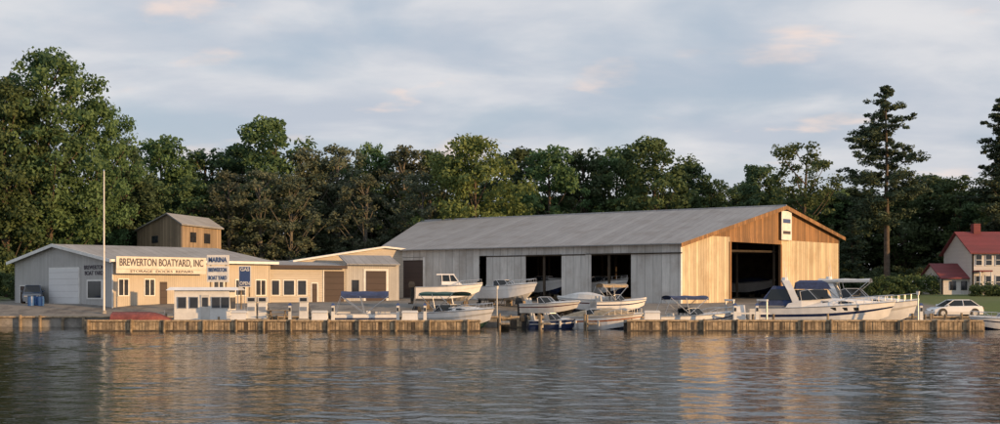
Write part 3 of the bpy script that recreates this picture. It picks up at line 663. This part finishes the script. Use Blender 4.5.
# pontoon boats
def pontoon(px,D,hd,canvas,L=6.6):
    e=empty('pontoon_boat',(PX(px,D),D,0),math.radians(hd)); m_=MB()
    for y in (-.85,.85):
        m_.cyl((-L/2,y,.1),(L/2-.7,y,.1),.3,.3,'alum',12); m_.cyl((L/2-.7,y,.1),(L/2,y,.25),.3,.05,'alum',12)
    m_.box(-L/2,L/2-.2,-1.25,1.25,.42,.5,'gel2'); m_.build('pontoons_and_deck',e); f=MB()
    for y in (-1.22,1.22):
        f.box(-L/2+.1,L/2-.6,y-.02,y+.02,.6,1.15,'gel'); f.box(-L/2+.1,L/2-.6,y-.03,y+.03,.78,.9,'navy'); f.tube([(-L/2+.1,y,1.22),(L/2-.6,y,1.22)],.03,'chrome')
    f.box(L/2-.62,L/2-.58,-1.2,1.2,.6,1.15,'gel'); f.box(-L/2+.08,-L/2+.12,-1.2,1.2,.6,1.15,'gel'); f.build('fence_panels',e); s=MB()
    for a in (-L*.35,L*.2): s.frus((a-.6,a+.6,.55,1.15),(a-.6,a+.6,.6,1.15),.502,.95,'gel2'); s.box(a-.6,a+.6,.95,1.15,.952,1.35,'gel2')
    s.frus((-.2,.3,-1,-.4),(-.1,.2,-1,-.45),.502,1.45,'gel'); s.build('seats_and_console',e)
    bimini(e,-L*.36,L*.28,1.2,1.2,3.0,canvas,crown=.4); outboard(e,L,.9)
pontoon(368,85,6,'bluecanvas',5.8)
# houseboat
D=84.6; e=empty('houseboat',(PX(209,D),D,0),math.radians(3)); h=MB()
for y in (-1.1,1.1): h.cyl((-3.2,y,.1),(2.9,y,.1),.35,.35,'alum',10); h.cyl((2.9,y,.1),(3.5,y,.25),.35,.06,'alum',10)
h.box(-3.3,3.2,-1.5,1.5,.46,.58,'gel2'); h.build('hull_and_deck',e); h=MB()
h.frus((-2.4,1.9,-1.25,1.25),(-2.4,1.8,-1.2,1.2),.585,3.05,'white'); h.frus((-3.0,2.6,-1.45,1.45),(-2.8,2.4,-1.0,1.0),3.06,3.3,'gel'); h.build('cabin',e); h=MB()
for x in (-2.1,-1.2,.5,1.2): h.box(x-.05,x+.65,-1.27,-1.21,1.65,2.55,'alum'); h.box(x,x+.6,-1.29,-1.22,1.7,2.5,'window')
h.box(-.35,.3,-1.275,-1.2,.62,2.7,'gel2'); h.box(-.25,.2,-1.29,-1.2,1.8,2.5,'window')
h.box(1.82,1.9,-.9,.9,1.6,2.5,'window')
for x in (-3.1,2.5,3.1): 
    for y in (-1.4,1.4): h.cyl((x,y,.58),(x,y,1.5 if x>3 or x<-3 else 3.06),.03,.03,'chrome',5)
h.tube([(1.9,-1.4,1.5),(3.1,-1.4,1.5),(3.1,1.4,1.5),(1.9,1.4,1.5)],.025,'chrome'); h.tube([(1.9,-1.4,1.05),(3.1,-1.4,1.05),(3.1,1.4,1.05)],.02,'chrome'); h.build('windows_and_rails',e)
# tarp covered hull on dock
e=empty('upturned_dinghy',(PX(142,81.2),81.2,.8),math.radians(4)); t=MB(); rows=[]
for i in range(11):
    s=i/10; x=-2.2+4.4*s; w=.7*(1-max(0,(s-.5)/.5)**2)*(.9+.1*s)+.02; hh=.55*(1-max(0,(s-.6)/.4)**2)+.03
    rows.append([(x,w*math.cos(a),hh*math.sin(a)) for a in [math.pi*j/8 for j in range(9)]])
t.loft(rows,'redtarp'); t.build('hull',e,smooth=False); t=MB(); t.tube([(r_[4][0],0,r_[4][2]+.01) for r_ in rows],.03,'redhull'); t.build('keel_strip',e)
# dock furniture
def pump(px,D):
    e=empty('fuel_pump',(PX(px,D),D,.8)); p=MB(); p.box(-.4,.4,-.3,.3,0,.12,'concrete'); p.frus((-.33,.33,-.22,.22),(-.3,.3,-.2,.2),.122,1.35,'white'); p.box(-.36,.36,-.25,.25,1.352,1.75,'gel2'); p.box(-.26,.26,-.262,-.252,1.42,1.68,'window')
    p.box(-.25,.25,-.235,-.22,.7,1.0,'alum'); p.tube([(.34,0,1.2),(.5,0,.7),(.45,0,.3),(.36,0,.9)],.03,'black'); p.build('pump_body',e)
pump(252,81.3); pump(263,81.4); pump(304,81.4)
def dockbox(px,D,z=.8,w=1.2):
    e=empty('dock_box',(PX(px,D),D,z)); p=MB(); p.frus((-w/2,w/2,-.3,.3),(-w/2+.04,w/2-.04,-.28,.28),0,.55,'gel'); p.frus((-w/2-.03,w/2+.03,-.33,.33),(-w/2+.05,w/2-.05,-.15,.25),.552,.72,'gel2'); p.build('box_and_lid',e)
for px,D in ((240,81.3),(320,81.5),(410,81.5),(652,81.5)): dockbox(px,D)
def pedestal(px,D,z=.8,h=1.1):
    e=empty('power_pedestal',(PX(px,D),D,z)); p=MB(); p.frus((-.12,.12,-.1,.1),(-.1,.1,-.09,.09),0,h,'white'); p.frus((-.16,.16,-.14,.14),(-.05,.05,-.05,.05),h+.002,h+.18,'signblue'); p.box(-.08,.08,-.115,-.1,h*.6,h*.85,'window'); p.build('post',e)
for px in (290,333,398,425,735,757,921): pedestal(px,81.6)
for px in (278,):
    e=empty('picnic_table',(PX(px,81.2),81.2,.8)); p=MB(); p.box(-.8,.8,-.35,.35,.72,.77,'dock'); p.box(-.8,.8,-.75,-.5,.43,.47,'dock'); p.box(-.8,.8,.5,.75,.43,.47,'dock')
    for x in (-.55,.55): p.cyl((x,-.65,0),(x,.2,.72),.04,.04,'dockface2',5); p.cyl((x,.65,0),(x,-.2,.72),.04,.04,'dockface2',5); p.box(x-.03,x+.03,-.7,.7,.38,.43,'dockface2')
    p.build('table',e)
e=empty('boat_lift_frame',(PX(746,85),85,0)); p=MB()
for x in (-1.3,1.3):
    for y in (-1.4,1.4): p.cyl((x,y,-.8),(x,y,2.2),.07,.07,'alum')
    p.box(x-.08,x+.08,-1.6,1.6,2.2,2.35,'white')
for y in (-1.4,1.4): p.box(-1.5,1.5,y-.06,y+.06,1.2,1.32,'white')
p.box(-1.2,1.2,-1.2,1.2,.5,.6,'dock'); p.frus((-1.0,-.1,-.6,.6),(-.9,-.2,-.5,.5),.602,1.9,'gel'); p.frus((.2,1.1,-.4,.5),(.25,1.0,-.3,.4),.602,1.6,'gel2'); p.build('frame',e)
def lamp(px,D,h,z):
    e=empty('dock_lamp_post',(PX(px,D),D,z)); p=MB(); p.cyl((0,0,0),(0,0,h),.06,.045,'alum'); p.cyl((0,0,h),(0,0,h+.28),.1,.16,'gel',8); p.cyl((0,0,h+.282),(0,0,h+.4),.18,.03,'black',8); p.build('lamp',e)
lamp(918,81.4,1.9,.8); lamp(497,90.8,2.4,.75)
# ---------------------------------------------------------------- vehicles
def vehicle(name,X,Y,Z,rz,L,W,belt,Ht,paint,prof,gh):
    e=empty(name,(X,Y,Z),rz); b_=MB(); rows=[]; hw=W/2
    for fx,fz,fw in prof:
        x=fx*L; zt=fz*belt; w=hw*fw
        rows.append([(x,-w*.93,.22),(x,-w,.5*belt),(x,-w*.97,zt*.93),(x,-w*.86,zt),(x,w*.86,zt),(x,w*.97,zt*.93),(x,w,.5*belt),(x,w*.93,.22)])
    b_.loft(rows,paint); b_.build('body',e,smooth=False); g_=MB()
    xa,xb,xc,xd=[k*L for k in gh]; zb_=belt*.98
    g_.loft([[(xa,-hw*.84,zb_),(xd,-hw*.84,zb_),(xd,hw*.84,zb_),(xa,hw*.84,zb_)],[(xb,-hw*.68,Ht-.06),(xc,-hw*.68,Ht-.06),(xc,hw*.68,Ht-.06),(xb,hw*.68,Ht-.06)]],'glass'); g_.build('glasshouse',e); r_=MB()
    r_.frus((xb-.05,xc+.05,-hw*.7,hw*.7),(xb+.12,xc-.15,-hw*.6,hw*.6),Ht-.058,Ht,paint)
    for sg in (-1,1):
        for p,q_ in (((xa,hw*.85),(xb,hw*.69)),((xd,hw*.85),(xc,hw*.69)),(((xa+xd)/2-.1,hw*.85),((xb+xc)/2,hw*.69))): r_.cyl((p[0],sg*p[1],zb_),(q_[0],sg*q_[1],Ht-.05),.045,.04,paint,5)
        r_.cyl((xd-.3,sg*hw*.95,zb_+.08),(xd-.15,sg*(hw+.12),zb_+.1),.07,.07,paint,6)
    r_.build('roof_and_pillars',e); w_=MB()
    for x in (-.31*L,.32*L):
        for sg in (-1,1):
            w_.cyl((x,sg*(hw-.2),.36),(x,sg*(hw+.004),.36),.4,.4,'black',18)
            w_.cyl((x,sg*(hw-.2),.33),(x,sg*(hw+.01),.33),.34,.34,'black',18); w_.cyl((x,sg*(hw+.012),.33),(x,sg*(hw+.022),.33),.21,.2,'alum',12)
    w_.box(-L*.5+.005,-L*.488,-hw*.8,-hw*.5,belt*.7,belt*.85,'lampred'); w_.box(-L*.5+.005,-L*.488,hw*.5,hw*.8,belt*.7,belt*.85,'lampred'); w_.box(L*.478,L*.499,-hw*.75,-hw*.45,belt*.55,belt*.68,'alum'); w_.box(L*.478,L*.499,hw*.45,hw*.75,belt*.55,belt*.68,'alum')
    w_.build('wheels_and_lamps',e)
sed=[(-.5,.72,.82),(-.47,.98,.93),(-.3,1.02,1),(0,1,1),(.22,.98,1),(.38,.86,.97),(.47,.72,.9),(.5,.55,.8)]
vehicle('parked_car',PX(954,93.3),93.3,.76,math.pi+.1,4.6,1.8,.95,1.5,'carwhite',sed,(-.42,-.26,.08,.27))
suv=[(-.5,.9,.9),(-.49,1,.97),(0,1,1),(.25,1,1),(.3,.93,1),(.46,.85,.95),(.5,.6,.85)]
vehicle('parked_pickup_truck',PX(33,108),108,gz(-45,108),-1.2,4.9,1.9,1.15,1.85,'carblue',suv,(-.2,-.12,.12,.24))
# ---------------------------------------------------------------- trees
rng=np.random.default_rng(5)
def npmesh(name,V,Fq,mats,mi,tint):
    me=bpy.data.meshes.new(name); nv=len(V); nf=len(Fq)
    me.vertices.add(nv); me.vertices.foreach_set('co',V.astype(np.float32).ravel())
    me.loops.add(nf*4); me.loops.foreach_set('vertex_index',Fq.astype(np.int32).ravel())
    me.polygons.add(nf); me.polygons.foreach_set('loop_start',np.arange(0,nf*4,4,dtype=np.int32))
    me.polygons.foreach_set('material_index',mi.astype(np.int32))
    for m_ in mats: me.materials.append(m_)
    a=me.attributes.new('tint','FLOAT','POINT'); a.data.foreach_set('value',tint.astype(np.float32))
    me.update(calc_edges=True); me.validate(); return me
def leaves(cent,rad,per,size,flat=.75,tn=None,up=.3):
    n=len(cent); per=np.asarray(per) if np.ndim(per) else np.full(n,per)
    idx=np.repeat(np.arange(n),per); k=len(idx)
    d=rng.normal(size=(k,3)); d/=np.linalg.norm(d,axis=1)[:,None]
    r=rng.uniform(.25,1.15,k)**.75
    p=cent[idx]+d*(rad[idx]*r)[:,None]*np.array([1,1,flat])
    nn=d*.7+rng.normal(size=(k,3))*.6+np.array([0,0,up]); nn/=np.linalg.norm(nn,axis=1)[:,None]
    t=np.cross(nn,rng.normal(size=(k,3))); t/=np.linalg.norm(t,axis=1)[:,None]; b=np.cross(nn,t)
    s=size*rng.uniform(.5,1.2,k)[:,None]
    V=np.stack([p-t*s,p-b*s*.6,p+t*s,p+b*s*.6],1).reshape(-1,3)
    ti=np.clip((tn[idx] if tn is not None else .5)+rng.normal(0,.15,k),0,1)
    return V,np.arange(k*4).reshape(-1,4),np.repeat(ti,4)
def limb(pts,r,n=5):
    V=[];Fq=[]
    for j,(p,rr) in enumerate(zip(pts,r)):
        for i in range(n):
            a=2*math.pi*i/n; V.append((p[0]+rr*math.cos(a),p[1]+rr*math.sin(a),p[2]))
    for j in range(len(pts)-1):
        for i in range(n): Fq.append((j*n+i,j*n+(i+1)%n,(j+1)*n+(i+1)%n,(j+1)*n+i))
    return np.array(V),np.array(Fq)
def assemble(name,parts,leafm,bark='bark'):
    Vs=[];Fs=[];mi=[];ti=[];o=0
    for V,Fq,t,k in parts:
        Vs.append(V);Fs.append(Fq+o);o+=len(V);mi.append(np.full(len(Fq),k));ti.append(t if t is not None else np.zeros(len(V)))
    return npmesh(name,np.concatenate(Vs),np.concatenate(Fs),[M[leafm],M[bark]],np.concatenate(mi),np.concatenate(ti))
def decid(name,H,R,base,nc,per,size,leafm,bark='bark',pk=.42,rr_=(.11,.24)):
    parts=[]; cs=[];rs=[]
    lob=rng.uniform(.7,1.15,(4,8))
    for i in range(nc):
        t=rng.uniform(0,1)**.95; z=H*(base+(1-base)*t)
        prof=(t/pk)**.55 if t<pk else math.sqrt(max(0,1-((t-pk)/(1-pk))**2.0))*.97+.03
        prof=max(prof,.25 if t<pk else .05)
        a=rng.uniform(0,2*math.pi); rr=R*prof*lob[min(3,int(t*4)),int(a/(2*math.pi)*8)%8]*math.sqrt(rng.uniform(.05,1))
        rc=R*rng.uniform(*rr_)
        cs.append((rr*math.cos(a),rr*math.sin(a),min(z,H-rc*.5))); rs.append(rc)
    cs=np.array(cs);rs=np.array(rs)
    V,Fq,t=leaves(cs,rs,(per*(rs/(R*.18))**2).astype(int)+5,size,tn=rng.uniform(0,1,nc))
    parts.append((V,Fq,t,0))
    lean=rng.uniform(-.6,.6,2)
    tp=[(lean[0]*k/6,lean[1]*k/6,H*.88*k/6-.4*(k==0)) for k in range(7)]
    Vt,Ft=limb(tp,[H*.018*(1-k/7.2)+.03 for k in range(7)],7); parts.append((Vt,Ft,None,1))
    for i in rng.choice(nc,min(nc,30),replace=False):
        c=cs[i]; zb=max(H*base*.7,c[2]-np.hypot(c[0],c[1])*1.1-1); k=zb/(H*.88)
        s=np.array([lean[0]*k,lean[1]*k,zb]); mid=(s+c)/2+np.array([0,0,-.3]); Vt,Ft=limb([s,mid,c],[.13,.08,.03],4); parts.append((Vt,Ft,None,1))
    return assemble(name,parts,leafm,bark)
def pine(name,H,R,base,leafm='needle',sparse=.8,per=70,tiers=46,conic=.5):
    parts=[]; tp=[(rng.uniform(-.1,.1),rng.uniform(-.1,.1),H*k/8-.4*(k==0)) for k in range(9)]
    Vt,Ft=limb(tp,[H*.013*(1-k/8.5)+.02 for k in range(9)],7); parts.append((Vt,Ft,None,1)); cs=[];rs=[]
    for i in range(tiers):
        t=i/(tiers-1); z0_=H*(base+(1-base)*t)*.985
        prof=(1-t)**conic*(.5+.5*min(1,t*3+.2))
        for j in range(rng.integers(2,5)):
            if rng.uniform()>sparse: continue
            z=z0_+rng.uniform(-.35,.35)*(t<.95)
            a=rng.uniform(0,2*math.pi); l=R*prof*rng.uniform(.35,1.1)+.25
            dz=l*rng.uniform(-.1,.35)
            e_=np.array([l*math.cos(a),l*math.sin(a),z+dz]); s=np.array([0,0,z]); mid=(s+e_)/2+np.array([0,0,-.1*l])
            Vt,Ft=limb([s,mid,e_],[.08,.05,.02],4); parts.append((Vt,Ft,None,1))
            for q_ in np.arange(.3,1.05,.5/max(l,1.2)):
                pp=(1-q_)**2*s+2*q_*(1-q_)*mid+q_*q_*e_; cs.append(pp+rng.normal(0,.2,3)); rs.append(rng.uniform(.4,.85)*(.6+.4*prof))
    cs=np.array(cs);rs=np.array(rs)
    V,Fq,t=leaves(cs,rs,per,.17,flat=.6,tn=rng.uniform(0,1,len(cs)),up=.4); parts.append((V,Fq,t,0))
    return assemble(name,parts,leafm)
V_={}
for i in range(3): V_['g%d'%i]=decid('tree_mesh_green%d'%i,20,5.5,.06,150,80,.27,'leaf',pk=.35+.08*i)
for i in range(2): V_['d%d'%i]=decid('tree_mesh_dark%d'%i,20,5,.05,140,80,.27,'leafdark',pk=.4+.1*i)
for i in range(2): V_['y%d'%i]=decid('tree_mesh_grey%d'%i,20,4.2,.06,130,60,.22,'leafgrey',bark='palebark')
V_['b0']=decid('tree_mesh_bright',18,7,.05,190,80,.27,'leafbright',pk=.35)
V_['s0']=decid('tree_mesh_sparse',20,5,.25,95,75,.23,'leaf',bark='bark',pk=.55,rr_=(.12,.22))
V_['big0']=decid('tree_mesh_big0',24,6.5,.04,220,85,.26,'leaf',pk=.5); V_['big1']=decid('tree_mesh_big1',24,6.5,.04,210,85,.26,'leafdark',pk=.4)
V_['pine0']=pine('tree_mesh_pine0',27,5.6,.33,sparse=.72); V_['pine1']=pine('tree_mesh_pine1',24,4.6,.1,sparse=.95,conic=.75)
HB={'g':20,'d':20,'y':20,'b0':18,'s0':20,'big':24,'pine0':27,'pine1':24}
RB={'g':5.5,'d':5,'y':4.2,'b0':7,'s0':5,'big':6.5,'pine0':5.2,'pine1':4.6}
def tree(key,px,ytop,wpx,D,name='deciduous_tree'):
    kk=key if key in HB else key.rstrip('0123456789'); X=PX(px,D); z=gz(X,D); h=PZ(ytop,D)-z; w=wpx/F*D/2
    o=bpy.data.objects.new(name,V_[key]); COL.objects.link(o); o.location=(X,D,z); o.rotation_euler=(0,0,random.uniform(0,6.28)); o.scale=(w/RB[kk],w/RB[kk],h/HB[kk])
L=[('big0',50,53,128,134),('big1',-20,68,130,138),('big0',98,100,84,140),('big0',8,82,110,130),('big1',122,148,80,150),
('g0',165,136,92,158),('d0',207,150,80,162),('g1',270,120,100,160),('d1',240,148,80,166),('y0',306,148,74,158),('y1',340,146,78,160),('g2',372,144,66,166),('y0',405,146,76,162),('d0',330,158,84,172),
('b0',474,138,116,150),('g1',432,152,80,165),('d1',520,150,80,168),('g0',552,146,84,160),('d0',585,150,76,164),('g2',615,148,80,166),('g1',652,140,100,158),('d1',690,164,70,164),('g0',716,180,66,162),('d0',742,184,60,166),('d1',758,166,66,170),
('s0',800,144,84,158),('g1',828,190,80,168),('d0',860,186,76,168),('g2',905,186,76,164),('d1',930,176,80,166),('g0',962,176,76,160),('d0',990,188,80,158),('g1',1020,168,90,150),
('y1',230,172,66,150),('y0',290,174,70,150),('y1',262,170,66,149),('g2',190,176,76,152),('d1',150,182,66,150),('y0',365,174,66,152),('d0',128,168,76,146),('y1',420,174,66,152)]
for a in L: tree(*a)
for k in range(14):
    tree(random.choice(['g0','g1','d0','d1']),-60-k*45,random.uniform(110,160),90,random.uniform(130,165)); tree(random.choice(['g0','g1','d0','d1']),1065+k*45,random.uniform(120,170),90,random.uniform(145,170))
for k in range(30): tree(random.choice(['g0','g1','g2','d0','d1']),k*36-20+random.uniform(-8,8),random.uniform(176,200),100,random.uniform(172,185))
tree('pine0',886,86,98,132,'white_pine_tree'); tree('pine1',1003,96,104,139,'spruce_tree')
tree('pine1',852,212,44,150,'spruce_tree')
n=1300; c=np.stack([rng.uniform(-200,200,n),rng.uniform(154,176,n),rng.uniform(1,13,n)],1); r_=rng.uniform(1.2,2.6,n)
V,Fq,t=leaves(c,r_,80,.42,tn=rng.uniform(0,.8,n)); me=assemble('distant_tree_belt',[(V,Fq,t,0)],'leafdark'); o=bpy.data.objects.new('distant_tree_line',me); COL.objects.link(o)
def shrub(px,D,w,h,m_='leaf'):
    X=PX(px,D); n=int(18*w); c=np.stack([rng.uniform(-w,w,n),rng.uniform(-.8,.8,n),rng.uniform(.3,h,n)],1)
    V,Fq,t=leaves(c,rng.uniform(.4,.8,n),70,.16,tn=rng.uniform(0,1,n)); o=bpy.data.objects.new('shrub',assemble('shrub',[(V,Fq,t,0)],m_)); COL.objects.link(o); o.location=(X,D,gz(X,D)-.1)
shrub(6,128,6,4); shrub(-10,118,3,3); shrub(850,134,6,3,'leafdark'); shrub(905,128,5,2.2); shrub(925,140,7,3.5,'leafdark'); shrub(1000,121,3,1.2)
# ---------------------------------------------------------------- world / light / camera
SUN=Vector((.88,-.45,.17)).normalized(); el=math.asin(SUN.z); az=math.atan2(SUN.x,SUN.y)
W=bpy.data.worlds.new('World'); SC.world=W; W.use_nodes=True; nt=W.node_tree; bg=nt.nodes['Background']; bg.inputs[1].default_value=.1
sk=N(nt,'ShaderNodeTexSky'); sk.sky_type='NISHITA'; sk.sun_disc=False; sk.sun_elevation=el; sk.sun_rotation=az; sk.air_density=1.2; sk.dust_density=1.5
tc=N(nt,'ShaderNodeTexCoord'); s=N(nt,'ShaderNodeSeparateXYZ'); nt.links.new(tc.outputs['Generated'],s.inputs[0])
zc=mth(nt,'ADD',mth(nt,'MAXIMUM',s.outputs[2],0.0),.2)
cb=N(nt,'ShaderNodeCombineXYZ'); nt.links.new(mth(nt,'DIVIDE',s.outputs[0],zc),cb.inputs[0]); nt.links.new(mth(nt,'DIVIDE',s.outputs[1],zc),cb.inputs[1])
n1=noise(nt,cb.outputs[0],1.5,6,.5,.3); mp=mapping(nt,cb.outputs[0],(1,1.6,1)); mp.node.inputs['Location'].default_value=(3.1,1.7,0); n2=noise(nt,mp,1.9,6,.5,.2)
mp3=mapping(nt,cb.outputs[0],(1,1.4,1)); mp3.node.inputs['Location'].default_value=(7.3,4.1,0); n3=noise(nt,mp3,2.6,5,.5,.2)
K10=11.8
grey=(.45*K10,.49*K10,.56*K10); light=(.66*K10,.655*K10,.67*K10); pink=(.84*K10,.66*K10,.57*K10); blue=(.42*K10,.51*K10,.64*K10)
cl=mixc(nt,ramp(nt,n2,.36,.70),grey,light); cl=mixc(nt,mth(nt,'MULTIPLY',ramp(nt,n3,.58,.70),.75),cl,pink)
base=mixc(nt,.7,sk.outputs[0],blue)
col=mixc(nt,mth(nt,'ADD',mth(nt,'MULTIPLY',ramp(nt,n1,.36,.58),.75),.2),base,cl)
hz=ramp(nt,s.outputs[2],.16,.02); col=mixc(nt,mth(nt,'MULTIPLY',hz,.5),col,(.69*K10,.65*K10,.63*K10))
nt.links.new(col,bg.inputs[0])
ld=bpy.data.lights.new('sun','SUN'); ld.energy=5.0; ld.angle=math.radians(.6); ld.color=(1,.60,.27); lo=bpy.data.objects.new('sun',ld); COL.objects.link(lo); lo.rotation_euler=SUN.to_track_quat('Z','Y').to_euler(); lo.location=(60,-30,40)
cd=bpy.data.cameras.new('camera'); cd.sensor_width=36; cd.lens=36*F/1000; cd.shift_y=(YH-212)/1000; cd.clip_end=5000; cd.clip_start=.1
co=bpy.data.objects.new('camera',cd); COL.objects.link(co); co.location=(0,0,H0); co.rotation_euler=(math.pi/2,0,0); SC.camera=co
SC.view_settings.view_transform='Standard'; SC.view_settings.look='None'; SC.view_settings.exposure=0
